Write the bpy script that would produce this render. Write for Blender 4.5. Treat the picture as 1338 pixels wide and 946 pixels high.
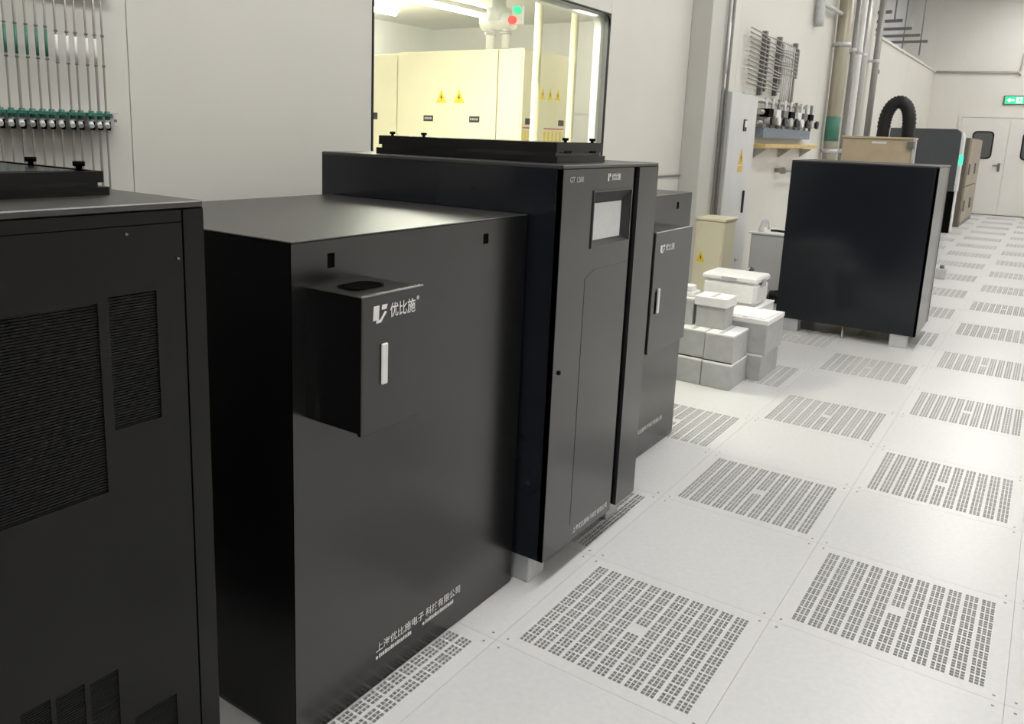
import bpy, bmesh, math, random
from mathutils import Vector, Matrix
random.seed(7)
for o in list(bpy.data.objects): bpy.data.objects.remove(o)
SC = bpy.context.scene
COL = SC.collection
# ------------------------------------------------------------------ camera
FPX, CX, CY = 1058.43, 617.588, 387.051            # focal length and optical axis in pixels of the 1338 x 946 frame
YAW, PITCH, ROLL = 0.614, -0.201, 0.034
_f = Vector((-math.sin(YAW)*math.cos(PITCH), math.cos(YAW)*math.cos(PITCH), math.sin(PITCH)))
_r = Vector((math.cos(YAW), math.sin(YAW), 0.0)); _u = _r.cross(_f)
_r2 = _r*math.cos(ROLL)+_u*math.sin(ROLL); _u2 = _u*math.cos(ROLL)-_r*math.sin(ROLL)
cam = bpy.data.cameras.new('camera'); cam.sensor_fit = 'HORIZONTAL'; cam.sensor_width = 36.0
cam.lens = FPX/1338*36.0
cam.shift_x = (669-CX)/1338; cam.shift_y = (CY-473)/1338
cam.clip_start = 0.05; cam.clip_end = 100
camo = bpy.data.objects.new('camera', cam); COL.objects.link(camo)
camo.matrix_world = Matrix(((_r2.x,_u2.x,-_f.x,1.113),(_r2.y,_u2.y,-_f.y,-1.752),(_r2.z,_u2.z,-_f.z,1.422),(0,0,0,1)))
SC.camera = camo
# ------------------------------------------------------------------ world, exposure
wd = bpy.data.worlds.new('world'); SC.world = wd; wd.use_nodes = True
wd.node_tree.nodes['Background'].inputs[0].default_value = (0.8,0.85,0.9,1)
wd.node_tree.nodes['Background'].inputs[1].default_value = 0.05
vs = SC.view_settings
vs.view_transform = 'Standard'; vs.look = 'None'; vs.gamma = 1.0; vs.use_curve_mapping = False
vs.exposure = 0.0
HALL_LAMP = 20.5       # strength of the hall's ceiling panels
ANNEX_LAMP = 54.0     # strength of the annex's tube lamps
try:
    SC.cycles.use_denoising = True
    SC.cycles.max_bounces = 8; SC.cycles.diffuse_bounces = 5; SC.cycles.glossy_bounces = 4
    SC.cycles.transparent_max_bounces = 8
    SC.cycles.sample_clamp_indirect = 6.0
except Exception: pass
# ------------------------------------------------------------------ materials
MATS = {}
def mat(name, col, rough=0.5, metal=0.0, spec=0.5, var=0.06, scale=30.0, bump=0.0, emit=None, strength=0.0, stretch=None):
    m = bpy.data.materials.new(name); m.use_nodes = True
    nt = m.node_tree; b = nt.nodes['Principled BSDF']
    b.inputs['Roughness'].default_value = rough; b.inputs['Metallic'].default_value = metal
    b.inputs['Specular IOR Level'].default_value = spec
    tc = nt.nodes.new('ShaderNodeTexCoord'); mp = nt.nodes.new('ShaderNodeMapping')
    if stretch: mp.inputs['Scale'].default_value = stretch
    nz = nt.nodes.new('ShaderNodeTexNoise'); nz.inputs['Scale'].default_value = scale; nz.inputs['Detail'].default_value = 4
    nt.links.new(tc.outputs['Object'], mp.inputs['Vector']); nt.links.new(mp.outputs['Vector'], nz.inputs['Vector'])
    rp = nt.nodes.new('ShaderNodeValToRGB')
    lo = [max(0,c*(1-var)) for c in col]; hi = [min(1,c*(1+var)) for c in col]
    rp.color_ramp.elements[0].position = 0.3; rp.color_ramp.elements[1].position = 0.7
    rp.color_ramp.elements[0].color = (*lo,1); rp.color_ramp.elements[1].color = (*hi,1)
    nt.links.new(nz.outputs['Fac'], rp.inputs['Fac']); nt.links.new(rp.outputs['Color'], b.inputs['Base Color'])
    if bump:
        bp = nt.nodes.new('ShaderNodeBump'); bp.inputs['Strength'].default_value = bump; bp.inputs['Distance'].default_value = 0.002
        nt.links.new(nz.outputs['Fac'], bp.inputs['Height']); nt.links.new(bp.outputs['Normal'], b.inputs['Normal'])
    if emit:
        b.inputs['Emission Color'].default_value = (*emit,1); b.inputs['Emission Strength'].default_value = strength
    MATS[name] = m; return m
mat('wall_paint', (0.685,0.67,0.62), 0.5, var=0.025, scale=1.5)
mat('end_paint', (0.80,0.775,0.73), 0.5, var=0.02, scale=1.5)
mat('wall_grey', (0.50,0.495,0.475), 0.5, var=0.03, scale=2)
mat('pilaster_grey', (0.55,0.54,0.51), 0.5, var=0.03, scale=2)
mat('upper_wall', (0.66,0.67,0.70), 0.6, var=0.03, scale=2)
mat('ceiling_white', (0.75,0.75,0.74), 0.7, var=0.02)
mat('tile_vinyl', (0.655,0.655,0.655), 0.30, spec=0.5, var=0.035, scale=55, bump=0.02)
mat('tile_steel', (0.66,0.66,0.66), 0.33, spec=0.5, var=0.03, scale=55)
mat('subfloor', (0.10,0.095,0.09), 0.8)
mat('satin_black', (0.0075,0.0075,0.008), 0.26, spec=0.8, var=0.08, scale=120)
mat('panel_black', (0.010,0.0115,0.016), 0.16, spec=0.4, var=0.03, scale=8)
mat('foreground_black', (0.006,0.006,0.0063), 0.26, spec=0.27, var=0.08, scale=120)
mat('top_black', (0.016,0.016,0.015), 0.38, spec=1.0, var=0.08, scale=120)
mat('charcoal', (0.026,0.0265,0.028), 0.24, spec=0.8, var=0.06, scale=120)
mat('bezel_grey', (0.030,0.030,0.031), 0.55, spec=0.25)
mat('deep_black', (0.002,0.002,0.002), 0.7, spec=0.05)
mat('mesh_black', (0.003,0.003,0.0035), 0.4, spec=0.25)
mat('rubber_black', (0.008,0.008,0.009), 0.5, spec=0.4)
mat('zinc', (0.55,0.56,0.57), 0.45, metal=0.35, var=0.08, scale=20)
mat('steel_pipe', (0.42,0.41,0.39), 0.35, metal=0.6, var=0.08, scale=15, stretch=(1,1,0.1))
mat('olive_pipe', (0.40,0.37,0.29), 0.4, metal=0.3, var=0.10, scale=8, stretch=(1,1,0.1))
mat('grey_pipe', (0.28,0.275,0.26), 0.4, metal=0.4, var=0.08)
mat('strut_grey', (0.20,0.195,0.185), 0.5, metal=0.4, var=0.12, scale=25)
mat('tube_steel', (0.36,0.345,0.32), 0.35, metal=0.5, var=0.05)
mat('pale_pipe', (0.72,0.72,0.70), 0.4, var=0.04)
mat('teal_plastic', (0.02,0.14,0.10), 0.4, var=0.1)
mat('green_label', (0.06,0.20,0.14), 0.5, var=0.15, scale=80)
mat('white_plastic', (0.80,0.80,0.79), 0.4, var=0.03)
mat('print_white', (0.85,0.85,0.84), 0.5, var=0.02)
mat('carton_grey', (0.44,0.44,0.435), 0.7, var=0.08, scale=14)
mat('carton_white', (0.78,0.78,0.77), 0.65, var=0.04, scale=14)
mat('gap_shade_black', (0.03,0.03,0.032), 0.5)
mat('cabinet_grey', (0.56,0.565,0.555), 0.45, var=0.03, scale=5)
mat('cabinet_pale', (0.66,0.67,0.665), 0.45, var=0.03, scale=5)
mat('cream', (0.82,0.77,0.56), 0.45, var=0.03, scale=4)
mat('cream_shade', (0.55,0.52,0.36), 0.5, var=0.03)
mat('warning_yellow', (0.85,0.62,0.03), 0.5, var=0.03)
mat('warning_ochre', (0.72,0.46,0.05), 0.5, var=0.05)
mat('ink_black', (0.012,0.012,0.012), 0.5)
mat('ink_red', (0.55,0.06,0.05), 0.5)
mat('meter_blue', (0.10,0.18,0.28), 0.3)
mat('blue_panel', (0.20,0.24,0.30), 0.5, var=0.15, scale=20)
mat('shelf_wood', (0.62,0.45,0.17), 0.6, var=0.15, scale=14)
mat('cardboard', (0.50,0.41,0.28), 0.8, var=0.07, scale=10)
mat('slate', (0.065,0.07,0.078), 0.45, var=0.05)
mat('brown_panel', (0.135,0.115,0.095), 0.5, var=0.1, scale=6)
mat('beige_panel', (0.33,0.285,0.22), 0.5, var=0.1, scale=6)
mat('door_paint', (0.80,0.785,0.75), 0.45, var=0.02, scale=3)
mat('vision_glass', (0.13,0.135,0.135), 0.12, var=0.1, scale=2)
mat('screen_face', (0.42,0.42,0.41), 0.3, var=0.05, scale=60, emit=(0.9,0.92,0.9), strength=0.16)
mat('exit_green', (0.02,0.45,0.20), 0.4, emit=(0.02,0.75,0.32), strength=0.9)
mat('exit_white', (0.8,0.9,0.85), 0.4, emit=(0.75,1.0,0.85), strength=0.8)
mat('led_green', (0.02,0.5,0.25), 0.4, emit=(0.05,1.0,0.5), strength=1.2)
mat('beacon_red', (0.6,0.03,0.03), 0.3, emit=(1.0,0.08,0.06), strength=1.2)
mat('beacon_green', (0.03,0.45,0.25), 0.3, emit=(0.05,0.9,0.45), strength=0.8)
mat('lamp_hall', (0.9,0.9,0.9), 0.5, emit=(1.0,0.985,0.955), strength=HALL_LAMP)
mat('lamp_annex', (0.9,0.9,0.85), 0.5, emit=(1.0,0.975,0.85), strength=ANNEX_LAMP)
def glass():
    m = bpy.data.materials.new('window_glass'); m.use_nodes = True; nt = m.node_tree
    nt.nodes.remove(nt.nodes['Principled BSDF'])
    out = nt.nodes['Material Output']; t = nt.nodes.new('ShaderNodeBsdfTransparent'); t.inputs[0].default_value = (0.97,0.985,0.95,1)
    g = nt.nodes.new('ShaderNodeBsdfGlossy'); g.inputs['Roughness'].default_value = 0.02
    lw = nt.nodes.new('ShaderNodeLayerWeight'); pw = nt.nodes.new('ShaderNodeMath'); pw.operation = 'POWER'; pw.inputs[1].default_value = 5.0
    nt.links.new(lw.outputs['Facing'], pw.inputs[0]); fr = nt.nodes.new('ShaderNodeMath'); fr.operation = 'MULTIPLY_ADD'; fr.inputs[1].default_value = 0.85; fr.inputs[2].default_value = 0.03
    nt.links.new(pw.outputs[0], fr.inputs[0])
    mx = nt.nodes.new('ShaderNodeMixShader')
    nt.links.new(fr.outputs[0], mx.inputs[0]); nt.links.new(t.outputs[0], mx.inputs[1]); nt.links.new(g.outputs[0], mx.inputs[2])
    nt.links.new(mx.outputs[0], out.inputs['Surface']); MATS['window_glass'] = m
glass()
# ------------------------------------------------------------------ mesh helpers (world coordinates, shifted to each object's own origin)
class MB:
    def __init__(s): s.bm = bmesh.new(); s.mats = []
    def mi(s, m):
        if m is None: return 0
        if m not in s.mats: s.mats.append(m)
        return s.mats.index(m)
    def box(s, x0, x1, y0, y1, z0, z1, bev=0.0, m=None, seg=1):
        b = bmesh.new()
        v = [b.verts.new((x,y,z)) for x in (x0,x1) for y in (y0,y1) for z in (z0,z1)]
        for q in ((0,1,3,2),(4,6,7,5),(0,4,5,1),(2,3,7,6),(0,2,6,4),(1,5,7,3)): b.faces.new([v[i] for i in q])
        if bev: bmesh.ops.bevel(b, geom=list(b.edges), offset=bev, segments=seg, affect='EDGES', profile=0.5)
        s.merge(b, m); return s
    def merge(s, b, m=None, smooth=False):
        k = s.mi(m); mp = {}
        for v in b.verts: mp[v] = s.bm.verts.new(v.co)
        for f in b.faces:
            try:
                nf = s.bm.faces.new([mp[v] for v in f.verts]); nf.material_index = k; nf.smooth = smooth or f.smooth
            except ValueError: pass
        b.free()
    def prism(s, pts, axis, a, b_, m=None):
        """extrude polygon pts (2D) along axis from a to b_: axis 'x' -> pts are (y,z); 'y' -> (x,z); 'z' -> (x,y)"""
        k = s.mi(m)
        def P(p, t): return {'x':(t,p[0],p[1]),'y':(p[0],t,p[1]),'z':(p[0],p[1],t)}[axis]
        A = [s.bm.verts.new(P(p,a)) for p in pts]; B = [s.bm.verts.new(P(p,b_)) for p in pts]
        fs = [s.bm.faces.new(A), s.bm.faces.new(B[::-1])]
        n = len(pts)
        for i in range(n): fs.append(s.bm.faces.new((A[i],B[i],B[(i+1)%n],A[(i+1)%n])))
        for f in fs: f.material_index = k
        return s
    def ring(s, outer, inner, axis, a, b_, m=None):
        k = s.mi(m); n = len(outer)
        def P(p, t): return {'x':(t,p[0],p[1]),'y':(p[0],t,p[1]),'z':(p[0],p[1],t)}[axis]
        OA=[s.bm.verts.new(P(p,a)) for p in outer]; OB=[s.bm.verts.new(P(p,b_)) for p in outer]
        IA=[s.bm.verts.new(P(p,a)) for p in inner]; IB=[s.bm.verts.new(P(p,b_)) for p in inner]
        for i in range(n):
            j=(i+1)%n
            for q in ((OA[i],OA[j],IA[j],IA[i]),(OB[j],OB[i],IB[i],IB[j]),(OA[j],OA[i],OB[i],OB[j]),(IA[i],IA[j],IB[j],IB[i])):
                f=s.bm.faces.new(q); f.material_index=k
        return s
    def tube(s, path, r, n=10, m=None, cap=True):
        k = s.mi(m); path = [Vector(p) for p in path]; rings = []
        rs = r if isinstance(r,(list,tuple)) else [r]*len(path)
        ref = None
        for i,p in enumerate(path):
            t = (path[min(i+1,len(path)-1)]-path[max(i-1,0)]).normalized()
            if ref is None:
                ref = Vector((0,0,1)) if abs(t.z) < 0.9 else Vector((1,0,0))
                ref = (ref - t*ref.dot(t)).normalized()
            else: ref = (ref - t*ref.dot(t)).normalized()
            bn = t.cross(ref)
            rings.append([s.bm.verts.new(p+(ref*math.cos(2*math.pi*q/n)+bn*math.sin(2*math.pi*q/n))*rs[i]) for q in range(n)])
        for a,b in zip(rings,rings[1:]):
            for q in range(n):
                f = s.bm.faces.new((a[q],a[(q+1)%n],b[(q+1)%n],b[q])); f.smooth=True; f.material_index=k
        if cap:
            for f in (s.bm.faces.new(rings[0][::-1]), s.bm.faces.new(rings[-1])): f.material_index=k
        return s
    def text(s, body, size, o, m=None, fit=None, bold=0.0, plane='x'):
        """lettering on a face: plane 'x' reads along +Y, up +Z, facing +X; o = lower-left corner"""
        c = bpy.data.curves.new('t','FONT'); c.body = body; c.size = size; c.offset = bold; c.resolution_u = 2
        t = bpy.data.objects.new('t', c); COL.objects.link(t); bpy.context.view_layer.update()
        me = bpy.data.meshes.new_from_object(t.evaluated_get(bpy.context.evaluated_depsgraph_get()))
        bpy.data.objects.remove(t); bpy.data.curves.remove(c)
        k = s.mi(m)
        if len(me.vertices):
            xs=[v.co.x for v in me.vertices]; ys=[v.co.y for v in me.vertices]
            x0,x1,y0,y1=min(xs),max(xs),min(ys),max(ys)
            sx = fit[0]/(x1-x0) if fit else 1; sy = fit[1]/(y1-y0) if fit else 1
            vv=[s.bm.verts.new((o[0], o[1]+(v.co.x-x0)*sx, o[2]+(v.co.y-y0)*sy)) for v in me.vertices]
            for p in me.polygons:
                try: f=s.bm.faces.new([vv[i] for i in p.vertices]); f.material_index=k
                except ValueError: pass
        bpy.data.meshes.remove(me); return s
    def mesh(s, name, m=None, origin=None):
        bmesh.ops.recalc_face_normals(s.bm, faces=list(s.bm.faces))
        me = bpy.data.meshes.new(name)
        if origin is not None: bmesh.ops.translate(s.bm, verts=list(s.bm.verts), vec=-Vector(origin))
        s.bm.to_mesh(me); s.bm.free()
        ms = s.mats if s.mats else [m]
        for q in ms: me.materials.append(MATS[q])
        return me
    def build(s, name, m=None, parent=None):
        vs_ = [v.co for v in s.bm.verts]
        lo = Vector((min(v.x for v in vs_),min(v.y for v in vs_),min(v.z for v in vs_))); hi = Vector((max(v.x for v in vs_),max(v.y for v in vs_),max(v.z for v in vs_)))
        org = Vector(((lo.x+hi.x)/2,(lo.y+hi.y)/2,lo.z))
        o = bpy.data.objects.new(name, s.mesh(name, m, org)); COL.objects.link(o)
        place(o, org, parent); return o
WLOC = {}
def place(o, loc, parent):
    WLOC[o.name] = Vector(loc)
    if parent is not None:
        o.parent = parent; o.location = Vector(loc)-WLOC[parent.name]
    else: o.location = loc
def tag(o, label, cat, group=None):
    o['label'] = label; o['category'] = cat
    if group: o['group'] = group
    return o
def thing(name, label, cat, loc, group=None):
    o = bpy.data.objects.new(name, None); o.empty_display_size = 0.1; COL.objects.link(o); place(o, loc, None)
    return tag(o, label, cat, group)
def struct(o): o['kind'] = 'structure'; return o
def sempty(name, loc):
    o = bpy.data.objects.new(name, None); o.empty_display_size = 0.1; COL.objects.link(o); place(o, loc, None); return struct(o)
def bx(name, parent, m, x0, x1, y0, y1, z0, z1, bev=0.0): return MB().box(x0,x1,y0,y1,z0,z1,bev).build(name, m, parent)
def rrect(a0, a1, b0, b1, r, n=5):
    pts = []
    for (ca,cb,s0) in ((a1-r,b1-r,0),(a0+r,b1-r,1),(a0+r,b0+r,2),(a1-r,b0+r,3)):
        for k in range(n+1):
            t = (s0+k/n)*math.pi/2; pts.append((ca+r*math.cos(t), cb+r*math.sin(t)))
    return pts
def screw(parent, x, y, z, r=0.004, m='zinc', axis='x'):
    d = {'x':(0.003,0,0),'y':(0,-0.003,0),'z':(0,0,0.003)}[axis]
    return MB().tube([(x,y,z),(x+d[0],y+d[1],z+d[2])], r, 8).build('screw', m, parent)
def triangle(parent, plane, t, c, w, h, m='warning_yellow', name='warning_sign', mark='bolt'):
    """yellow triangle sign with a black bolt; plane 'x' (faces +X) or 'y' (faces -Y)"""
    a, b = c; s = 1 if plane == 'x' else -1
    mb = MB(); mb.prism([(a-w/2,b-h/2),(a+w/2,b-h/2),(a,b+h/2)], plane, t, t+s*0.002, m=m)
    mb.prism([(a+w*0.04,b+h*0.18),(a-w*0.10,b-h*0.12),(a,b-h*0.12),(a-w*0.05,b-h*0.36),(a+w*0.12,b-h*0.05),(a+w*0.02,b-h*0.05)], plane, t+s*0.002, t+s*0.003, m='ink_black')
    return mb.build(name, None, parent)
# ================================================================== SETTING: floor
T = 0.6
XW = -1.39                                   # face of the left wall
YE = 19.2                                    # face of the end wall
V0, V1, U0, U1 = -3, 4, -4, 32               # tile columns and rows
fl = MB()
fl.box(-1.9, V1*T, U0*T-0.1, U1*T+0.3, -0.40, -0.35)
fl.box(V1*T, 8.2, -6.2, YE+0.3, -0.40, 0.0); fl.box(-1.9, V1*T, -6.2, U0*T, -0.40, 0.0)
fl.mats = []; floor = struct(fl.build('floor', 'subfloor'))
floor.data.materials.append(MATS['tile_vinyl'])
for p in floor.data.polygons:
    if p.center.z + WLOC['floor'].z > -0.01: p.material_index = 1
def holes_mesh(name, cx, cy, test, m):
    """a floor tile with rectangular holes cut through it: cx, cy list the cuts on each axis as (lo, hi) pairs; test(i, j) says which pairs open"""
    def axis(cuts):
        ed = sorted(set([0.0004, T-0.0004]+[c for p in cuts for c in p]))
        ih = []
        for i in range(len(ed)-1):
            v = (ed[i]+ed[i+1])/2; ih.append(next((k for k,(a,b) in enumerate(cuts) if a < v < b), -1))
        return ed, ih
    ex, ix = axis(cx); ey, iy = axis(cy); nx, ny = len(ix), len(iy)
    bm = bmesh.new(); top = {}
    def vt(i,j,z):
        key = (i,j,z)
        if key not in top: top[key] = bm.verts.new((ex[i],ey[j],z))
        return top[key]
    solid = [[not (ix[i]>=0 and iy[j]>=0 and test(ix[i],iy[j])) for j in range(ny)] for i in range(nx)]
    D = -0.012
    for i in range(nx):
        for j in range(ny):
            if solid[i][j]:
                bm.faces.new((vt(i,j,0),vt(i+1,j,0),vt(i+1,j+1,0),vt(i,j+1,0)))
                for (di,dj,a,b) in ((-1,0,(i,j),(i,j+1)),(1,0,(i+1,j+1),(i+1,j)),(0,-1,(i+1,j),(i,j)),(0,1,(i,j+1),(i+1,j+1))):
                    ii,jj = i+di,j+dj
                    if not (0<=ii<nx and 0<=jj<ny) or not solid[ii][jj]:
                        bm.faces.new((vt(a[0],a[1],0),vt(b[0],b[1],0),vt(b[0],b[1],D),vt(a[0],a[1],D)))
    me = bpy.data.meshes.new(name); bm.to_mesh(me); bm.free(); me.materials.append(MATS[m]); return me
S0, S1 = 0.0215, 0.0285                      # corner screw holes
MG = 0.073*T; PB = (T-2*MG)/11               # margin and block pitch of the perforation
scr = [(S0,S1),(T-S1,T-S0)]
def plain_test(a,b): return True
me_plain = holes_mesh('floor_tile', scr, scr, plain_test, 'tile_vinyl')
cuts_x, cuts_y = list(scr), list(scr)
for b in range(11):
    c0 = MG+PB*(b+0.5)
    for k in (-1,0,1):
        cuts_x.append((c0+k*0.0129-0.0048, c0+k*0.0129+0.0048)); cuts_y.append((c0+k*0.0140-0.0056, c0+k*0.0140+0.0056))
def perf_test(a,b):
    if (a<2) != (b<2): return False
    if a<2: return True
    ba,bb = (a-2)//3,(b-2)//3
    return not (ba==5 and bb==5)
me_perf = holes_mesh('perforated_tile', cuts_x, cuts_y, perf_test, 'tile_steel')
for v in range(V0, V1):
    for u in range(U0, U1):
        perf = (u+v) % 2 == 0
        o = bpy.data.objects.new('perforated_tile' if perf else 'floor_tile', me_perf if perf else me_plain)
        COL.objects.link(o); place(o, (v*T,u*T,0), floor)
# ================================================================== left wall, with the window opening
WY0, WY1, WZ0, WZ1 = 0.975, 3.255, 0.95, 2.20
SETY = 12.0; SETZ = 3.03; HZ = 4.6
wl = MB()
XC = XW-0.012; XB = XW-0.09
for (y0,y1,z0,z1) in ((-6.2,WY0,-0.4,HZ),(WY0,WY1,-0.4,WZ0),(WY0,WY1,WZ1,HZ),(WY1,SETY,-0.4,HZ),(SETY,YE+0.1,-0.4,SETZ-0.012)):
    wl.box(XB,XC,y0,y1,z0,z1)
wall_left = struct(wl.build('wall_left','wall_grey'))
def wpan(y0,y1,z0,z1): bx('wall_panel', wall_left, 'wall_paint', XC, XW, y0+0.0015, y1-0.0015, z0, z1, 0.001)
for y0,y1 in ((-6.2,-4.9),(-4.9,-3.72),(-3.72,-2.54),(-2.54,-1.366),(-1.366,-0.186),(-0.186,WY0)): wpan(y0,y1,0.0,HZ)
wpan(WY0,WY1,0,WZ0); wpan(WY0,WY1,WZ1,HZ)
for y0,y1 in ((WY1,4.66),(4.66,5.84),(5.84,8.9),(8.9,SETY)): wpan(y0,y1,0,HZ)
for y0,y1 in ((SETY,15.6),(15.6,YE)): wpan(y0,y1,0,SETZ-0.012)
# ledge and set-back upper wall
struct(MB().box(-2.05,XW+0.03,SETY,YE,SETZ-0.012,SETZ+0.03,0.004).build('trim_1','wall_paint'))
up = MB(); up.box(-2.10,-2.05,SETY-0.05,YE+0.1,SETZ-0.1,HZ); up.box(-2.10,XC,SETY-0.06,SETY,SETZ-0.1,HZ)
wu = struct(up.build('wall_upper','upper_wall'))
for k in range(6): bx('wall_panel', wu, 'upper_wall', -2.05,-2.04,SETY+0.01+k*1.2,SETY+1.2+k*1.2-0.006,SETZ+0.03,HZ)
# end wall
we = struct(MB().box(-2.2,8.2,YE,YE+0.1,-0.4,HZ).build('wall_end','end_paint'))
for (x0,x1) in ((-2.05,-1.42),(-1.41,-0.84),(1.20,2.4),(2.41,3.6)): bx('wall_panel', we, 'end_paint', x0,x1,YE-0.008,YE,SETZ+0.03 if x0<-1.9 else 0,HZ)
struct(MB().box(8.1,8.2,-6.2,YE+0.1,-0.4,HZ).build('wall_right','wall_paint'))
struct(MB().box(-1.5,8.2,-6.3,-6.2,-0.4,HZ).build('wall_back','wall_paint'))
struct(MB().box(-2.1,8.2,-6.3,YE+0.1,HZ,HZ+0.08).build('ceiling','ceiling_white'))
# pilaster
pil = MB().box(XW,-1.225,4.655,5.075,0.0,HZ,0.004).build('trim_2','pilaster_grey'); struct(pil)
# window
win = sempty('window_1', (XW,(WY0+WY1)/2,WZ0))
o_ = rrect(WY0,WY1,WZ0,WZ1,0.004); 
MB().ring(o_, rrect(WY0+0.010,WY1-0.010,WZ0+0.010,WZ1-0.010,0.05), 'x', XW-0.010, XW+0.003).build('gasket','rubber_black',win)
MB().ring(rrect(WY0,WY1,WZ0,WZ1,0.004), rrect(WY0+0.035,WY1-0.045,WZ0+0.04,WZ1-0.035,0.06), 'x', XB-0.004, XW-0.045).build('inner_frame','white_plastic',win)
bx('pane', win, 'window_glass', XW-0.040,XW-0.034,WY0+0.01,WY1-0.01,WZ0+0.01,WZ1-0.01)
# ------------------------------------------------------------------ annex behind the window
AX0, AY0, AY1, AZ = -5.25, -2.6, 6.25, 2.6
struct(MB().box(AX0-0.1,XB,AY0-0.1,AY1+0.1,-0.1,0.0).build('floor','tile_vinyl'))
struct(MB().box(AX0-0.1,XB,AY0-0.1,AY1+0.1,AZ,AZ+0.06).build('ceiling','ceiling_white'))
wa = struct(MB().box(AX0-0.1,AX0,AY0-0.1,AY1+0.1,0,AZ).build('wall_annex_far','ceiling_white'))
wb = struct(MB().box(AX0,XB,AY1,AY1+0.1,0,AZ).build('wall_annex_end','ceiling_white'))
for (z0,z1) in ((0.02,0.95),(0.97,1.62),(1.64,2.58)): bx('wall_panel', wb, 'ceiling_white', -3.4,XB-0.02,AY1-0.01,AY1,z0,z1)
struct(MB().box(AX0,XB,AY0-0.1,AY0,0,AZ).build('wall_annex_near','ceiling_white'))
# ------------------------------------------------------------------ ceiling lamps of the hall, out of view; some added to brighten walls
k = 0
rows = ((0.65,'row nearest the window wall'),(3.6,'middle row'),(6.5,'row by the side wall'))
ORD = ('nearest the camera','second','third','fourth','fifth','sixth','seventh','eighth','ninth')
for xr,rn in rows:
    for iy,yr in enumerate((-4.0,-2.2,-0.6,1.0,4.2,7.2,10.9,14.4,17.7) if xr < 1 else (3.6,7.2,10.8,14.4,18.0)):
        t = thing('ceiling_lamp','unseen white panel lamp, hall ceiling, %s, %s' % (rn,ORD[iy]+(' from the camera' if iy else '')),'ceiling lamp',(xr,yr,HZ-0.06),'panel lamps on the hall ceiling')
        MB().ring(rrect(xr-0.27,xr+0.27,yr-0.62,yr+0.62,0.01,1), rrect(xr-0.25,xr+0.25,yr-0.60,yr+0.60,0.01,1),'z',HZ-0.06,HZ).build('lamp_frame','white_plastic',t)
        bx('diffuser', t, 'lamp_hall', xr-0.25,xr+0.25,yr-0.60,yr+0.60,HZ-0.05,HZ-0.03)
# annex tube lamps
for i,(x,y0,y1,lb) in enumerate(((-3.75,3.95,5.15,'white tube lamp on the annex ceiling beside the pipe fitting'),(-4.5,3.5,4.72,'white tube lamp on the annex ceiling at the window\'s upper left corner'),(-5.02,3.7,4.9,'white tube lamp on the annex ceiling along its far wall'),
        (-3.2,0.4,1.6,'unseen white tube lamp over the middle of the annex, left of the window'),(-4.3,0.4,1.6,'unseen white tube lamp over the annex far side, left of the window'),(-2.0,4.9,6.1,'unseen white tube lamp in the annex corner beyond the cream cabinets'))):  # these tubes are out of view, added for more light in the annex
    t = thing('tube_lamp',lb,'tube lamp',(x,(y0+y1)/2,AZ-0.07),'tube lamps on the annex ceiling')
    bx('housing', t, 'white_plastic', x-0.05,x+0.05,y0,y1,AZ-0.035,AZ,0.004)
    MB().tube([(x,y0+0.02,AZ-0.055),(x,y1-0.02,AZ-0.055)],0.02,10).build('tube','lamp_annex',t)
t = thing('added_annex_lamp','unseen white panel lamp on the annex ceiling close behind the window','ceiling lamp',(-2.3,2.4,AZ-0.06))  # added out of view to throw sheen onto the black cabinet's top
MB().ring(rrect(-2.52,-2.08,1.68,3.12,0.01,1), rrect(-2.50,-2.10,1.70,3.10,0.01,1),'z',AZ-0.06,AZ).build('lamp_frame','white_plastic',t)
bx('diffuser', t, 'lamp_annex', -2.50,-2.10,1.70,3.10,AZ-0.055,AZ-0.03)
# ================================================================== black power cabinets
def ups_shell(t, xf, xb, y0, y1, z0, z1, side='panel_black', front='charcoal', feet=True):
    bx('body', t, 'deep_black', xb+0.004,xf-0.022,y0+0.004,y1-0.004,z0+0.002,z1-0.012)
    bx('side_panel', t, side, xb,xf-0.002,y0,y0+0.004,z0,z1-0.002)
    bx('side_panel', t, side, xb,xf-0.002,y1-0.004,y1,z0,z1-0.002)
    bx('back_panel', t, side, xb-0.004,xb,y0,y1,z0,z1-0.002)
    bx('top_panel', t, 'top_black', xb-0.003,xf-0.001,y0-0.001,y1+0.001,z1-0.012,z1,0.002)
    if feet:
        for fx in (xf-0.055,xb+0.165):
            for fy in (y0+0.012,y1-0.112):
                f = bx('foot', t, 'zinc', fx-0.11,fx,fy,fy+0.10,0.0,z0+0.002,0.003)
# ---- the tall cabinet with the screen
UX, UB, UY0, UY1, UZ0, UZ1 = -0.03,-1.0,0.30,0.98,0.095,1.335
t = thing('power_cabinet','tall black power supply cabinet with a lit touch screen, under the window','cabinet',((UX+UB)/2,(UY0+UY1)/2,0),'black power cabinets')
UPS = t
ups_shell(t,UX,UB,UY0,UY1,UZ0,UZ1)
d = MB()      # front door with the screen opening
SY0,SY1,SZ0,SZ1 = 0.497,0.762,1.083,1.250
for (a,b,c,e) in ((UY0,SY0,UZ0,UZ1-0.013),(SY1,0.776,UZ0,UZ1-0.013),(SY0,SY1,UZ0,SZ0),(SY0,SY1,SZ1,UZ1-0.013)): d.box(UX-0.02,UX,a,b,c,e)
door = d.build('front_door','charcoal',t)
MB().prism([(0.47,0.155),(0.772,0.155),(0.772,1.008),(0.53,1.008),(0.47,0.985)],'x',UX,UX+0.001).build('lower_panel','charcoal',door)
bez = MB(); inn = [(0.533,1.098),(0.724,1.098),(0.724,1.214),(0.533,1.214)]; out=[(SY0,SZ0),(SY1,SZ0),(SY1,SZ1),(SY0,SZ1)]
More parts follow.
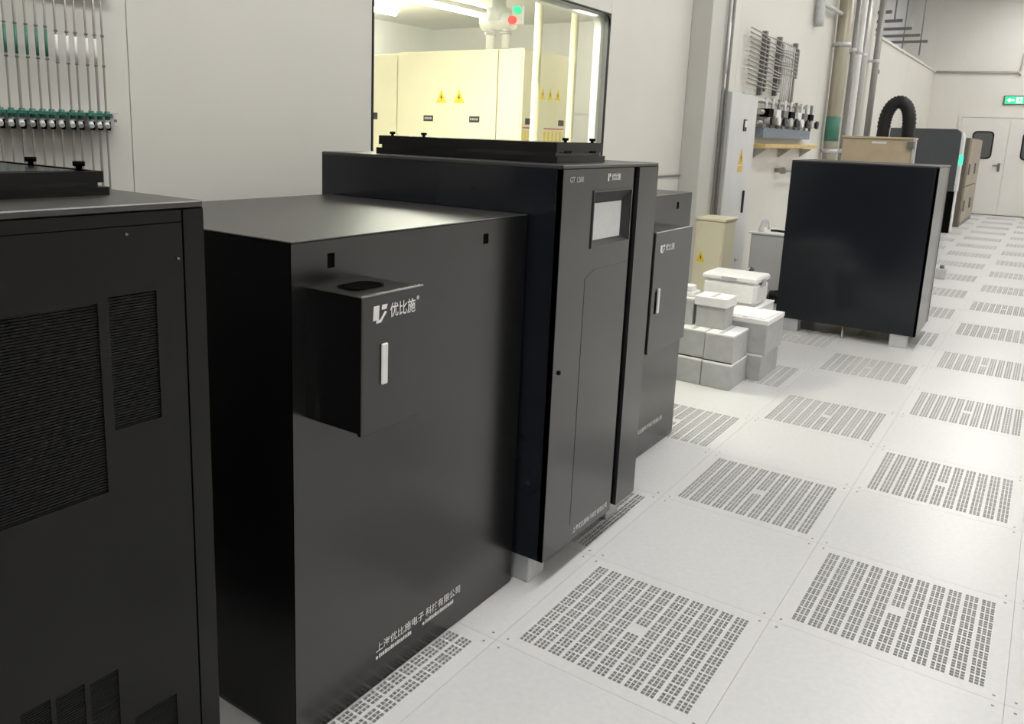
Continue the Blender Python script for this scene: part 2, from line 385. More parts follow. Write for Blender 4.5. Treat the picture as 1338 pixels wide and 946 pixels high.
bmv=[bez.bm.verts.new((UX+0.001,*p)) for p in out]+[bez.bm.verts.new((UX-0.016,*p)) for p in inn]
for i in range(4): bez.bm.faces.new((bmv[i],bmv[(i+1)%4],bmv[4+(i+1)%4],bmv[4+i]))
bez.build('screen_bezel','bezel_grey',door)
MB().ring([(SY0-0.006,SZ0-0.006),(SY1+0.006,SZ0-0.006),(SY1+0.006,SZ1+0.006),(SY0-0.006,SZ1+0.006)],out,'x',UX-0.002,UX+0.004).build('screen_rim','charcoal',door)
bx('touch_screen', door, 'screen_face', UX-0.020,UX-0.014,0.533,0.724,1.098,1.214)
MB().tube([(UX-0.001,0.335,0.712),(UX+0.004,0.335,0.712)],0.007,12).build('lock','deep_black',door)
MB().text('GT 1200',0.02,(UX+0.001,0.338,1.284),fit=(0.084,0.017),bold=0.0003).build('model_lettering','zinc',door)
lg = MB(); lg.text('优比施',0.03,(UX+0.001,0.612,1.284),fit=(0.062,0.022),bold=0.0003)
lg.box(UX+0.0005,UX+0.001,0.585,0.591,1.282,1.306); lg.box(UX+0.0005,UX+0.001,0.595,0.603,1.296,1.306)
lg.build('maker_logo','print_white',door)
MB().text('上海优比施电子科技有限公司',0.03,(UX+0.001,0.492,0.118),fit=(0.252,0.022),bold=0.0003).build('maker_lettering','print_white',door)
bx('side_column', t, 'charcoal', UX-0.02,UX,0.823,UY1,UZ0,UZ1-0.013)
bx('door_gap', t, 'deep_black', UX-0.021,UX-0.014,0.776,0.823,UZ0+0.01,UZ1-0.014)
def exhaust(t, xf, xb, y0, y1, z0, h, knobs, vents=True):
    """low fan housing on a cabinet roof: base flange, recessed body, overhanging rim"""
    e = MB().box(xb+0.01,xf-0.008,y0+0.008,y1-0.008,z0,z0+h).build('exhaust_housing','panel_black',t)
    MB().ring(rrect(xb-0.006,xf+0.006,y0-0.006,y1+0.006,0.003,1), rrect(xb+0.012,xf-0.010,y0+0.010,y1-0.010,0.003,1),'z',z0,z0+h*0.34).build('base_flange','foreground_black',e)
    MB().ring(rrect(xb,xf,y0,y1,0.003,1), rrect(xb+0.03,xf-0.03,y0+0.03,y1-0.03,0.003,1),'z',z0+h*0.52,z0+h).build('rim','foreground_black',e)
    for (kx,ky) in knobs:
        MB().tube([(kx,ky,z0+h),(kx,ky,z0+h+0.005),(kx,ky,z0+h+0.006),(kx,ky,z0+h+0.014)],[0.005,0.005,0.010,0.010],10).build('knob','deep_black',e)
    return e
ex = exhaust(t,-0.115,-0.83,0.40,0.71,UZ1,0.062,((-0.786,0.425),(-0.646,0.425),(-0.135,0.487),(-0.135,0.666)))
for y in (0.455,0.62):
    bx('slot', ex, 'deep_black', -0.118,-0.1105,y,y+0.03,UZ1+0.030,UZ1+0.037)
# ---- left foreground cabinet
CX0, CB, CY0, CY1, CZ0, CZ1 = -0.03,-1.0,-1.62,-0.915,0.095,1.295
t = thing('power_cabinet','black power cabinet with vented front door, nearest the camera at the left edge','cabinet',((CX0+CB)/2,(CY0+CY1)/2,0),'black power cabinets')
ups_shell(t,CX0,CB,CY0,CY1,CZ0,CZ1,side='foreground_black')
bx('corner_post', t, 'foreground_black', CX0-0.02,CX0,-0.9535,CY1,CZ0,CZ1-0.013)
bx('header', t, 'foreground_black', CX0-0.02,CX0,CY0,-0.957,1.2630,CZ1-0.013)
vents = [(-1.275,-1.107,0.845,1.150),(-1.090,-1.008,0.943,1.156),(-1.5,-1.29,0.845,1.150),(-1.158,-1.110,0.12,0.533),(-1.213,-1.167,0.12,0.540),(-1.266,-1.221,0.12,0.545),(-1.085,-1.004,0.12,0.424)]
d = MB(); ys = sorted(set([CY0,-0.957]+[v for q in vents for v in q[:2]])); zs = sorted(set([CZ0,1.2615]+[v for q in vents for v in q[2:]]))
for i in range(len(ys)-1):
    for j in range(len(zs)-1):
        ym,zm=(ys[i]+ys[i+1])/2,(zs[j]+zs[j+1])/2
        if not any(a<ym<b and c<zm<e for a,b,c,e in vents): d.box(CX0-0.02,CX0,ys[i],ys[i+1],zs[j],zs[j+1])
bmesh.ops.remove_doubles(d.bm, verts=list(d.bm.verts), dist=1e-5)
door = d.build('front_door','foreground_black',t)
for (a,b,c,e) in vents:
    mb = MB(); z = c
    while z < e-0.002:
        mb.box(CX0-0.010,CX0-0.003,a,b,z,min(e,z+0.0032)); z += 0.0045
    mb.box(CX0-0.012,CX0-0.010,a,b,c,e)
    g = mb.build('vent_grille','mesh_black',door)
screw(door,CX0,-1.055,1.250,0.002,'strut_grey'); screw(door,CX0,-0.966,1.203,0.002,'strut_grey')
exhaust(t,-0.20,-0.83,-1.45,-0.985,CZ1,0.040,((-0.252,-1.0),(-0.416,-1.0)))
# ---- far cabinet seen from its side
FX, FB, FY0, FY1, FZ0, FZ1 = 0.465,-0.50,4.62,5.30,0.095,1.292
t = thing('power_cabinet','black power cabinet standing alone in the aisle, its glossy side facing us','cabinet',((FX+FB)/2,(FY0+FY1)/2,0),'black power cabinets')
ups_shell(t,FX,FB,FY0,FY1,FZ0,FZ1)
bx('front_door', t, 'charcoal', FX-0.02,FX,FY0,5.09,FZ0,FZ1-0.013,0.002)
bx('side_column', t, 'foreground_black', FX-0.02,FX-0.004,5.11,FY1,FZ0,FZ1-0.013,0.002)
MB().tube([(-0.02,4.66,0),(-0.02,4.66,0.03),(-0.02,4.66,0.10)],[0.012,0.006,0.005],8).build('leveling_bolt','zinc',t)
# ---- the two lower cabinets with a box on the front
def battery_cabinet(label, xf, xb, y0, y1, z1, holes):
    t = thing('battery_cabinet',label,'cabinet',((xf+xb)/2,(y0+y1)/2,0),'lower black cabinets with a front box')
    bx('body', t, 'satin_black', xb,xf-0.003,y0+0.003,y1-0.003,0.0,z1-0.004)
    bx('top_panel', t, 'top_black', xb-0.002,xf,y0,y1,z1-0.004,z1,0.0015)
    bx('side_panel', t, 'foreground_black', xb,xf-0.001,y0,y0+0.003,0.012,z1-0.005)
    fp = MB(); ysx=sorted(set([y0,y1]+[v for q in holes for v in q[:2]])); zsx=sorted(set([0.006,z1-0.005]+[v for q in holes for v in q[2:4]]))
    for i in range(len(ysx)-1):
        for j in range(len(zsx)-1):
            ym,zm=(ysx[i]+ysx[i+1])/2,(zsx[j]+zsx[j+1])/2
            if not any(a<ym<b and c<zm<e for a,b,c,e in holes): fp.box(xf-0.003,xf,ysx[i],ysx[i+1],zsx[j],zsx[j+1])
    bmesh.ops.remove_doubles(fp.bm, verts=list(fp.bm.verts), dist=1e-5)
    p = fp.build('front_panel','satin_black',t)
    for (a,b,c,e) in holes: bx('hole_shade', p, 'deep_black', xf-0.0029,xf-0.0025,a,b,c,e)  # flat black sheet painted in for the dark depth of each hole
    return t, p
C2X = -0.135
t, p = battery_cabinet('black cabinet with white maker lettering along its base, left of the screen cabinet',C2X,-0.96,-0.63,0.285,1.188,[(-0.528,-0.506,1.122,1.154),(0.060,0.085,1.120,1.148)])
BX0, BY0, BY1, BZ0, BZ1 = 0.027,-0.592,-0.395,0.795,1.091
b = bx('switch_box', t, 'satin_black', C2X,BX0-0.014,BY0+0.004,BY1-0.004,BZ0+0.004,BZ1-0.003)
dr = bx('box_door', t, 'satin_black', BX0-0.013,BX0,BY0,BY1,BZ0,BZ1,0.002)
MB().ring(rrect(-0.100,-0.035,-0.545,-0.445,0.02,3),rrect(-0.096,-0.039,-0.541,-0.449,0.018,3),'z',BZ1-0.003,BZ1-0.0005).build('vent_rim','deep_black',b)
for q in range(5): bx('vent_slot', b, 'deep_black', -0.092+q*0.011,-0.086+q*0.011,-0.535,-0.455,BZ1-0.003,BZ1-0.001)
h = bx('handle', dr, 'print_white', BX0,BX0+0.006,-0.535,-0.517,0.897,0.985,0.002)
lg = MB(); X_ = BX0+0.001
def para(mb,pts,x): mb.prism(pts,'x',x-0.0006,x)
y_,z_ = -0.560,1.037
para(lg,[(y_,z_),(y_+0.017,z_),(y_+0.019,z_+0.030),(y_+0.002,z_+0.030)],X_)
para(lg,[(y_+0.026,z_+0.020),(y_+0.040,z_+0.020),(y_+0.044,z_+0.030),(y_+0.027,z_+0.030)],X_)
para(lg,[(y_+0.010,z_-0.007),(y_+0.024,z_-0.006),(y_+0.042,z_+0.014),(y_+0.036,z_+0.016),(y_+0.022,z_+0.000),(y_+0.010,z_-0.001)],X_)
lg.text('优比施',0.03,(X_,y_+0.052,z_-0.001),fit=(0.082,0.031),bold=0.0003)
lg.text('®',0.02,(X_,y_+0.138,z_+0.024),fit=(0.009,0.009),bold=0.0003)
lg.build('maker_logo','print_white',dr)
l1 = MB(); LX = C2X+0.0012
l1.text('上海优比施电子',0.03,(LX,-0.360,0.098),fit=(0.195,0.026),bold=0.0003); l1.text('科技有限公司',0.03,(LX,-0.157,0.098),fit=(0.160,0.026),bold=0.0003)
l1.build('maker_lettering','print_white',p)
for (y0,n) in ((-0.360,17),(-0.170,16)):
    l2 = MB(); l2.box(LX-0.0006,LX,y0,y0+0.008,0.079,0.087)
    y = y0+0.012
    for q in range(n):
        w = random.choice((0.004,0.006,0.008)); l2.box(LX-0.0006,LX,y,y+w,0.079,0.0885 if q%3 else 0.090); y += w+0.0022
    l2.build('small_print','print_white',p)
# cabinet beyond the screen cabinet
C4X = -0.245
t, p = battery_cabinet('black cabinet with a tall front door box, between the screen cabinet and the white cartons',C4X,-0.96,1.0,1.910,1.180,[(1.730,1.757,1.112,1.142)])
BX0 = -0.130
b = bx('switch_box', t, 'charcoal', C4X,BX0-0.012,1.252,1.640,0.561,1.050)
dr = bx('box_door', t, 'charcoal', BX0-0.011,BX0,1.248,1.645,0.557,1.055,0.0025)
bx('handle', dr, 'print_white', BX0,BX0+0.008,1.300,1.318,0.722,0.824,0.002)
bx('handle_recess', dr, 'deep_black', BX0,BX0+0.0015,1.284,1.300,0.722,0.812)
lg = MB(); X_ = BX0+0.001
para(lg,[(1.300,0.972),(1.318,0.972),(1.320,1.000),(1.302,1.000)],X_); para(lg,[(1.326,0.990),(1.342,0.990),(1.346,1.000),(1.327,1.000)],X_); para(lg,[(1.312,0.966),(1.326,0.967),(1.344,0.985),(1.338,0.987),(1.324,0.973),(1.312,0.971)],X_)
lg.text('优比施',0.03,(X_,1.352,0.972),fit=(0.095,0.029),bold=0.0003); lg.build('maker_logo','print_white',dr)
MB().text('上海优比施电子科技有限公司',0.03,(C4X+0.001,1.43,0.115),fit=(0.33,0.022),bold=0.0003).build('maker_lettering','print_white',p)
# ================================================================== tube rack on the left wall
TX = -1.345
t = thing('tube_rack','wall rack of thin steel tubes with a row of teal valves, top left','pipe rack',(TX,-0.55,0.9))
tube_y = [-0.589-0.0295*k for k in (8,7,6,5,4,3,2,1)]+[-0.589,-0.559,-0.529,-0.500,-0.473,-0.443,-0.410,-0.384,-0.350,-0.323,-0.298]
RY0 = -0.86
for (z0,z1,ye) in ((1.396,1.440,-0.252),(1.80,1.86,-0.250)):
    r = MB(); r.box(XW,XW+0.012,RY0,ye,z0,z1); r.box(XW+0.012,TX-0.010,RY0,ye,z0,z0+0.004); r.box(XW+0.012,TX-0.010,RY0,ye,z1-0.004,z1)
    r.build('rail','zinc',t)
for (y,dz) in ((-0.262,0.0),(-0.275,0.012)): screw(t, TX-0.012, y, 1.416+dz, 0.005, 'strut_grey')
for k,y in enumerate(tube_y):
    dx = 0.002*math.sin(k*2.3); thick = 0.0042 if k in (9,17) else 0.0032
    tb = MB().tube([(TX,y+dx,0.75),(TX,y,1.10),(TX,y+dx*0.5,1.40),(TX,y,1.65),(TX,y+dx,1.95)],thick,8).build('tube','tube_steel',t)
    v = MB(); v.tube([(TX,y,1.392),(TX,y,1.425)],0.0085,8); v.tube([(TX+0.004,y-0.004,1.408),(TX+0.026,y-0.012,1.398)],0.0075,8)
    vb = v.build('valve_body','white_plastic' if k%5 else 'zinc',t)
    MB().tube([(TX,y+0.004,1.386),(TX+0.002,y+0.004,1.412)],0.0075,8).build('union_nut','deep_black',vb)
    hd = MB(); hd.box(TX+0.004,TX+0.018,y-0.018,y+0.009,1.428,1.437); hd.tube([(TX+0.008,y-0.002,1.418),(TX+0.008,y-0.002,1.444)],0.0085,8)
    hd.build('valve_handle','teal_plastic',vb)
    if k >= 8:
        if k < 13: MB().tube([(TX,y,1.595),(TX,y,1.672)],0.0044,8).build('tube_label','green_label',tb)
        elif k < 18: MB().tube([(TX,y,1.585),(TX,y,1.66)],0.0048,8).build('tube_label','white_plastic',tb)
        for z in ((1.585,1.676) if k < 13 else (1.578,1.668)): MB().tube([(TX,y,z),(TX,y,z+0.006)],0.0052,8).build('ferrule','strut_grey',tb)
# ================================================================== annex contents
AYF = 3.98; AXF = -2.5; AH = 2.09
def annex_cab(label,x0,x1,y0,y1,h,face):
    t = thing('control_cabinet',label,'cabinet',((x0+x1)/2,(y0+y1)/2,0),'cream cabinets in the annex')
    bx('body', t, 'cream', x0+0.004,x1-(0.02 if face=='x' else 0.004),y0+(0.02 if face=='y' else 0.004),y1-0.004,0,h,0.004)
    return t
t = annex_cab('cream control cabinet on the annex corner with a row of three small warning triangles',-2.745,AXF,AYF,4.80,AH,'x')
bx('side_panel', t, 'cream', -2.742,AXF-0.022,AYF-0.002,AYF+0.004,0.05,AH-0.003,0.001)
d1 = bx('door', t, 'cream', AXF-0.02,AXF,AYF+0.002,4.19,0.05,AH-0.004,0.002)
d2 = bx('door', t, 'cream', AXF-0.02,AXF,4.198,4.795,0.05,AH-0.004,0.002)
for y in (4.291,4.418,4.549): triangle(d2,'x',AXF,(y,1.755),0.085,0.10)
for y,dd in ((4.081,d1),(4.63,d2)): bx('name_plate', dd, 'ink_black', AXF,AXF+0.004,y-0.045,y+0.045,1.49,1.54)
for (a,b,dd) in ((4.0,4.18,d1),(4.34,4.68,d2)):
    bx('red_line', dd, 'ink_red', AXF,AXF+0.001,a,b,1.458,1.468)
    mb = MB()
    for q in range(5): mb.box(AXF,AXF+0.001,a+(b-a)*q/5,a+(b-a)*(q+0.45)/5,1.34,1.44)
    mb.build('breaker_row','warning_yellow',dd)
t = annex_cab('cream control cabinet with two yellow warning triangles, seen through the window','dummy' and -3.837,-2.753,AYF,4.75,AH,'y')
d1 = bx('door', t, 'cream', -3.833,-2.757,AYF,AYF+0.02,0.05,AH-0.004,0.002)
for x in (-3.332,-3.141): triangle(d1,'y',AYF,(x,1.711),0.115,0.115)
for x in (-3.471,-2.972):
    bx('name_plate', d1, 'ink_black', x-0.052,x+0.052,AYF-0.004,AYF,1.495,1.545)
    mb = MB()
    for q in range(4): mb.box(x-0.04+q*0.021,x-0.04+q*0.021+0.014,AYF-0.005,AYF-0.004,1.512,1.530)
    mb.build('plate_print','zinc',d1)
t = annex_cab('plain cream cabinet at the left edge of the window view',-4.95,-3.845,AYF,4.75,AH-0.01,'y')
d1 = bx('door', t, 'cream', -4.946,-3.849,AYF,AYF+0.02,0.05,AH-0.014,0.002)
bx('latch', d1, 'ink_black', -4.115,-4.075,AYF-0.012,AYF,1.50,1.56)
# pipe fitting above the cabinets, signal lamps
t = thing('pipe_fitting','white pipe fitting with two risers on top of the cream cabinets','pipe',(-2.9,4.2,AH))
MB().tube([(-2.99,4.2,AH),(-2.99,4.2,2.40)],0.035,12).build('riser','white_plastic',t); MB().tube([(-2.83,4.2,AH),(-2.83,4.2,2.40)],0.035,12).build('riser','white_plastic',t)
MB().tube([(-3.06,4.2,2.34),(-2.76,4.2,2.34)],[0.075,0.075],14).build('header_pipe','white_plastic',t)
MB().tube([(-2.91,4.2,2.34),(-2.91,4.2,2.44),(-2.91,4.2,2.45),(-2.91,4.2,AZ)],[0.10,0.10,0.06,0.06],14).build('valve_dome','white_plastic',t)
for x in (-2.99,-2.83): MB().tube([(x,4.2,2.23),(x,4.2,2.255)],0.05,12).build('flange','zinc',t)
t = thing('signal_lamp','small red and green signal lamp beside the white pipe fitting','lamp',(-2.72,4.15,2.30))
bx('mount', t, 'white_plastic', -2.755,-2.655,4.16,4.20,2.30,2.45,0.004)
MB().tube([(-2.735,4.16,2.335),(-2.735,4.12,2.335)],[0.034,0.030],14).build('red_lens','beacon_red',t)
MB().tube([(-2.69,4.16,2.41),(-2.69,4.12,2.41)],[0.032,0.028],14).build('green_lens','beacon_green',t)
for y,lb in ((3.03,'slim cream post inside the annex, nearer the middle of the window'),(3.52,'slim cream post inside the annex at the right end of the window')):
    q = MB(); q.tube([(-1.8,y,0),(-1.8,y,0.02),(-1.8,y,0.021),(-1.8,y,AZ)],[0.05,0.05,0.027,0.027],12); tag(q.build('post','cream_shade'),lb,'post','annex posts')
# ================================================================== wall equipment right of the window
# thin conduits at the pilaster
for (y,x,r,lb) in ((4.98,-1.205,0.010,'thin grey conduit running up the front of the wall pilaster'),(5.085,-1.205,0.013,'brownish conduit between the wall pilaster and the grey switch cabinet')):
    q = MB(); q.tube([(x,y,0.80 if y < 5 else 0.0),(x,y,1.9),(x,y,HZ)],r,10); tag(q.build('conduit','grey_pipe'),lb,'pipe')
q = MB(); q.tube([(-1.215,5.03,1.95),(-1.215,5.03,2.35)],0.018,10); tag(q.build('conduit_sleeve','white_plastic'),'short white sleeve on the wall pilaster above the switch cabinet','sleeve')
q = MB(); q.tube([(XW+0.008,3.5,1.135),(XW+0.008,4.65,1.125)],0.008,8); tag(q.build('conduit','grey_pipe'),'thin horizontal conduit on the wall above the far black cabinet','pipe')
# grey switch cabinet
EX, EY0, EY1, EZ = -1.16,5.105,5.82,1.815
t = thing('switch_cabinet','tall light grey switch cabinet with yellow warning sign against the wall','cabinet',((XW+EX)/2,(EY0+EY1)/2,0))
bx('body', t, 'cabinet_grey', XW+0.002,EX-0.018,EY0,EY1,0,EZ,0.003)
dr = bx('door', t, 'cabinet_pale', EX-0.016,EX,EY0+0.003,EY1-0.003,0.02,EZ-0.004,0.003)
m_ = bx('meter', dr, 'ink_black', EX,EX+0.008,5.46,5.54,1.50,1.60,0.002); bx('meter_display', m_, 'print_white', EX+0.008,EX+0.010,5.485,5.535,1.535,1.59)
triangle(dr,'x',EX,(5.485,1.285),0.13,0.14,'warning_ochre'); bx('sign_plate', dr, 'warning_ochre', EX,EX+0.002,5.425,5.545,1.15,1.20)
h = bx('handle', dr, 'ink_black', EX,EX+0.015,5.62,5.65,0.78,0.98,0.004)
MB().tube([(EX,5.60,0.36),(EX+0.02,5.60,0.36)],0.02,10).build('lock','zinc',dr)
for y in (EY0+0.1,EY1-0.1): MB().tube([(EX-0.1,y,EZ),(EX-0.1,y,EZ+0.03)],0.018,8).build('lifting_eye','zinc',t)
# cream box
t = thing('junction_cabinet','low cream cabinet with a yellow warning triangle beside the white cartons','cabinet',(-1.18,4.85,0))
bx('body', t, 'cream', XW+0.012,-0.995,4.72,5.0,0,0.775,0.004)
bx('lid', t, 'cream', XW+0.012,-0.985,4.70,5.02,0.775,0.797,0.004)
dr = bx('door', t, 'cream', XW+0.02,-1.003,4.708,4.72,0.05,0.768,0.003); triangle(dr,'y',4.708,(-1.167,0.478),0.075,0.085,mark='none')
# low grey cabinet behind
t = thing('low_cabinet','low light grey cabinet by the wall, half hidden behind the lone black cabinet','cabinet',(-0.8,6.3,0))
bx('body', t, 'cabinet_grey', -1.13,-0.45,5.92,6.43,0,0.572,0.004); bx('top', t, 'carton_white', -1.15,-0.43,5.90,6.45,0.572,0.590,0.004)
bx('door', t, 'cabinet_grey', -1.12,-0.79,5.908,5.92,0.03,0.562,0.002); bx('door', t, 'cabinet_grey', -0.785,-0.46,5.908,5.92,0.03,0.562,0.002)
q = MB(); q.tube([(-1.06,5.98,0.59),(-1.06,5.98,0.62),(-1.05,5.98,0.68),(-1.02,5.98,0.71),(-1.0,5.99,0.68),(-0.995,6.0,0.62)],[0.03,0.022,0.02,0.02,0.016,0.014],10)
tag(q.build('hose_end','white_plastic'),'white bent hose end on the low grey cabinet','hose')
q = MB(); q.tube([(-0.99,6.06,0.602),(-0.93,6.04,0.606),(-0.82,6.02,0.603),(-0.7,6.0,0.603)],0.011,8); tag(q.build('cable','rubber_black'),'dark cable lying on top of the low grey cabinet','cable')
q = MB(); q.tube([(-0.97,5.40,0.025),(-0.93,5.63,0.025),(-0.80,5.80,0.027),(-0.66,5.82,0.027),(-0.5,5.78,0.027)],0.025,10); tag(q.build('cable','rubber_black'),'thick black cable on the floor between the cartons and the lone black cabinet','cable')
q = MB(); q.tube([(-0.82,5.66,0.075),(-0.74,5.70,0.09),(-0.66,5.62,0.08),(-0.72,5.55,0.076),(-0.80,5.60,0.076),(-0.82,5.66,0.082)],[0.03]*6,10); q.tube([(-0.78,5.62,0.03),(-0.66,5.66,0.03),(-0.62,5.58,0.03),(-0.72,5.52,0.03)],0.03,10)
tag(q.build('cable_coil','rubber_black'),'small heap of dark cable on the floor behind the cartons','cable')
t = thing('drain_valve','small white drain valve at the foot of the grey switch cabinet','valve',(-1.02,5.55,0.0))
MB().tube([(-1.04,5.55,0),(-1.04,5.55,0.22),(-1.03,5.55,0.27),(-1.0,5.55,0.29)],0.018,10).build('stem','white_plastic',t); MB().tube([(-1.0,5.55,0.29),(-0.975,5.55,0.28)],[0.03,0.024],10).build('cap','strut_grey',t)
# ---- gas panel on the wall
t = thing('gas_panel','wall gas panel with vertical struts, pipes, valves and yellow shelf above the grey cabinets','gas panel',(-1.33,7.2,1.3))
for (y,z0) in ((6.52,1.86),(6.61,1.90),(7.03,1.88),(7.10,1.95),(7.64,1.80),(7.72,2.1)):
    s = MB(); s.box(XW+0.002,XW+0.045,y-0.026,y+0.026,z0,2.46 if y in (6.52,7.03,7.64) else 2.40); s.build('strut','strut_grey',t)
for k in range(13):
    z = 1.93+k*0.04
    MB().tube([(XW+0.06,5.98+0.02*math.sin(k),z+0.02),(XW+0.06,6.55,z),(XW+0.06,7.05,z-0.015*(k%3)),(XW+0.055,7.66 if k>4 else 7.08,z-0.01)],0.0065,6).build('small_pipe','tube_steel',t)
for k in range(6): MB().tube([(XW+0.05,7.15+k*0.075,1.80),(XW+0.05,7.15+k*0.075,2.40)],0.007,6).build('small_pipe','pale_pipe',t)
for (y0,y1,z,r) in ((6.25,8.16,1.80,0.022),(6.4,8.25,1.70,0.026),(6.4,8.55,1.60,0.018)): MB().tube([(-1.32,y0,z),(-1.32,y1,z+0.01)],r,10).build('header_pipe','steel_pipe',t)
for k in range(9):
    y = 6.55+k*0.225
    v = MB(); v.tube([(-1.30,y,1.55),(-1.30,y,1.84)],0.016,8); v.tube([(-1.30,y,1.62),(-1.235,y,1.62)],0.032,10)
    vb = v.build('regulator',('zinc','steel_pipe','strut_grey')[k%3],t)
    MB().tube([(-1.235,y,1.62),(-1.21,y,1.62)],0.045,12).build('gauge',('ink_black','white_plastic','ink_black','zinc')[k%4],vb)
for k in range(7): bx('valve_block', t, ('deep_black','white_plastic','strut_grey')[k%3], -1.345,-1.255,6.52+k*0.27,6.68+k*0.27,1.655,1.735)
bx('blue_panel', t, 'blue_panel', XW+0.002,-1.30,6.55,8.40,1.455,1.555)
bx('drip_tray', t, 'shelf_wood', XW+0.002,-1.24,6.45,8.55,1.355,1.395,0.003)
for y in (6.6,7.5,8.4): MB().prism([(XW+0.002,1.345),(-1.26,1.345),(XW+0.002,1.25)],'y',y-0.012,y+0.012).build('tray_bracket','zinc',t)
q = MB(); q.tube([(XW,7.42,1.115),(-1.30,7.42,1.115),(-1.29,7.50,1.115),(-1.29,8.5,1.115)],0.022,10); q.tube([(-1.30,7.38,1.115),(-1.30,7.46,1.115)],0.036,10)
tag(q.build('pipe_stub','grey_pipe'),'short horizontal pipe on the wall below the gas panel','pipe')
# ---- vertical pipes
for (y,r,m,lb) in ((9.42,0.085,'olive_pipe','thick olive grey vertical pipe, nearest of the wall risers'),(10.10,0.032,'grey_pipe','thin dark vertical pipe just right of the thick olive pipe'),(10.42,0.05,'pale_pipe','pale vertical pipe in the middle of the wall risers'),(10.78,0.042,'steel_pipe','grey steel vertical pipe, third of the wall risers'),(11.72,0.045,'grey_pipe','brownish vertical pipe, farthest of the wall risers')):
    t = thing('riser_pipe',lb,'pipe',(-1.28,y,0),'wall riser pipes')
    MB().tube([(-1.28,y,0),(-1.28,y,HZ)],r,14).build('pipe',m,t)
    for z in (1.30,2.6,3.5):
        MB().tube([(-1.28,y,z),(-1.28,y,z+0.05)],r*1.18,14).build('clamp','zinc',t); bx('clamp_arm', t, 'zinc', XW,-1.28,y-0.02,y+0.02,z+0.005,z+0.045)
    if y < 10: MB().tube([(-1.28,y,1.45),(-1.28,y,1.75)],r*1.03,14).build('pipe_marker','green_label',t)
q = MB(); q.tube([(-1.33,8.35,HZ),(-1.33,8.35,2.95),(-1.33,8.37,2.80),(-1.33,8.38,2.72)],[0.05,0.05,0.055,0.05],10); q.tube([(-1.33,8.35,2.98),(-1.31,9.33,2.98)],0.025,8)
tag(q.build('bracket_pipe','zinc'),'grey drop pipe with a side arm, left of the thick olive riser','pipe')
t = thing('wall_sensor','small grey sensor on the wall above the black hose','sensor',(-1.36,12.42,2.46))
bx('housing', t, 'strut_grey', XW,-1.34,12.36,12.46,2.50,2.56,0.004); bx('stem', t, 'strut_grey', XW,-1.36,12.39,12.43,2.43,2.50)
# ---- brackets on the ledge
for k in range(5):
    y = 12.0+k; y += 0.03
    t = thing('strut_bracket','dark steel bracket above the wall ledge, %s from the camera' % ('nearest','second','third','fourth','farthest')[k],'bracket',(-1.6,y,SETZ+0.03),'ledge brackets')
    bx('arm', t, 'strut_grey', -2.04,-1.205,y-0.02,y+0.02,3.33,3.375); bx('upright', t, 'strut_grey', -1.98,-1.94,y-0.02,y+0.02,SETZ+0.03,3.33)
    for x in (-1.32,-1.62) if k in (0,1,4) else (): MB().tube([(x,y,3.10 if k==4 else 3.375),(x,y,HZ)],0.012,8).build('hanger_rod','grey_pipe',t)
# ---- end wall door, exit sign, conduit
DX0, DX1, DZ = -0.784,1.12,2.125
dt = sempty('door_1', ((DX0+DX1)/2,YE,0))
MB().prism([(DX0,0),(DX0+0.05,0),(DX0+0.05,DZ-0.05),(DX1-0.05,DZ-0.05),(DX1-0.05,0),(DX1,0),(DX1,DZ),(DX0,DZ)],'y',YE-0.03,YE).build('door_frame','door_paint',dt)
for (x0,x1,wx0,wx1) in ((DX0+0.055,0.165,-0.494,-0.09),(0.170,DX1-0.055,0.42,0.82)):
    lf = bx('door_leaf', dt, 'door_paint', x0,x1,YE-0.022,YE,0.02,DZ-0.055,0.002)
    MB().ring(rrect(wx0,wx1,1.20,1.79,0.09),rrect(wx0+0.03,wx1-0.03,1.23,1.76,0.07),'y',YE-0.032,YE-0.022).build('vision_gasket','rubber_black',lf)
    MB().prism(rrect(wx0+0.02,wx1-0.02,1.22,1.77,0.08),'y',YE-0.027,YE-0.0225).build('vision_pane','vision_glass',lf)
    if x0 < 0:
        h = MB(); h.box(0.05,0.10,YE-0.03,YE-0.022,0.94,1.12); h.box(-0.04,0.10,YE-0.07,YE-0.05,1.05,1.08); h.box(0.07,0.09,YE-0.06,YE-0.03,1.05,1.08); h.build('door_handle','strut_grey',lf)
bx('threshold', dt, 'strut_grey', DX0,DX1,YE-0.035,YE,0.0,0.02)
t = thing('exit_sign','green lit exit sign with arrow and running figure above the far door','sign',(0.30,YE,2.35))
bx('housing', t, 'strut_grey', -0.03,0.66,YE-0.03,YE,2.345,2.535,0.006)
MB().box(0.0,0.63,YE-0.034,YE-0.03,2.365,2.515).build('face','exit_green',t)
fg = MB(); yy0,yy1 = YE-0.036,YE-0.034
fg.prism([(0.03,2.44),(0.09,2.49),(0.09,2.46),(0.17,2.46),(0.17,2.42),(0.09,2.42),(0.09,2.39)],'y',yy0,yy1)
fg.prism([(0.20,2.38),(0.31,2.38),(0.31,2.50),(0.20,2.50)],'y',yy0,yy1)
fg.build('pictogram_white','exit_white',t)
rn = MB(); y0_,y1_ = YE-0.0375,YE-0.036
rn.tube([(0.262,y0_,2.487),(0.262,y1_,2.487)],0.010,10)
rn.prism([(0.245,2.472),(0.268,2.475),(0.272,2.435),(0.290,2.415),(0.300,2.390),(0.290,2.388),(0.277,2.410),(0.256,2.428),(0.240,2.410),(0.215,2.405),(0.215,2.414),(0.235,2.420),(0.248,2.440),(0.246,2.458),(0.228,2.447),(0.222,2.455)],'y',y0_,y1_)
rn.build('running_figure','exit_green',t)
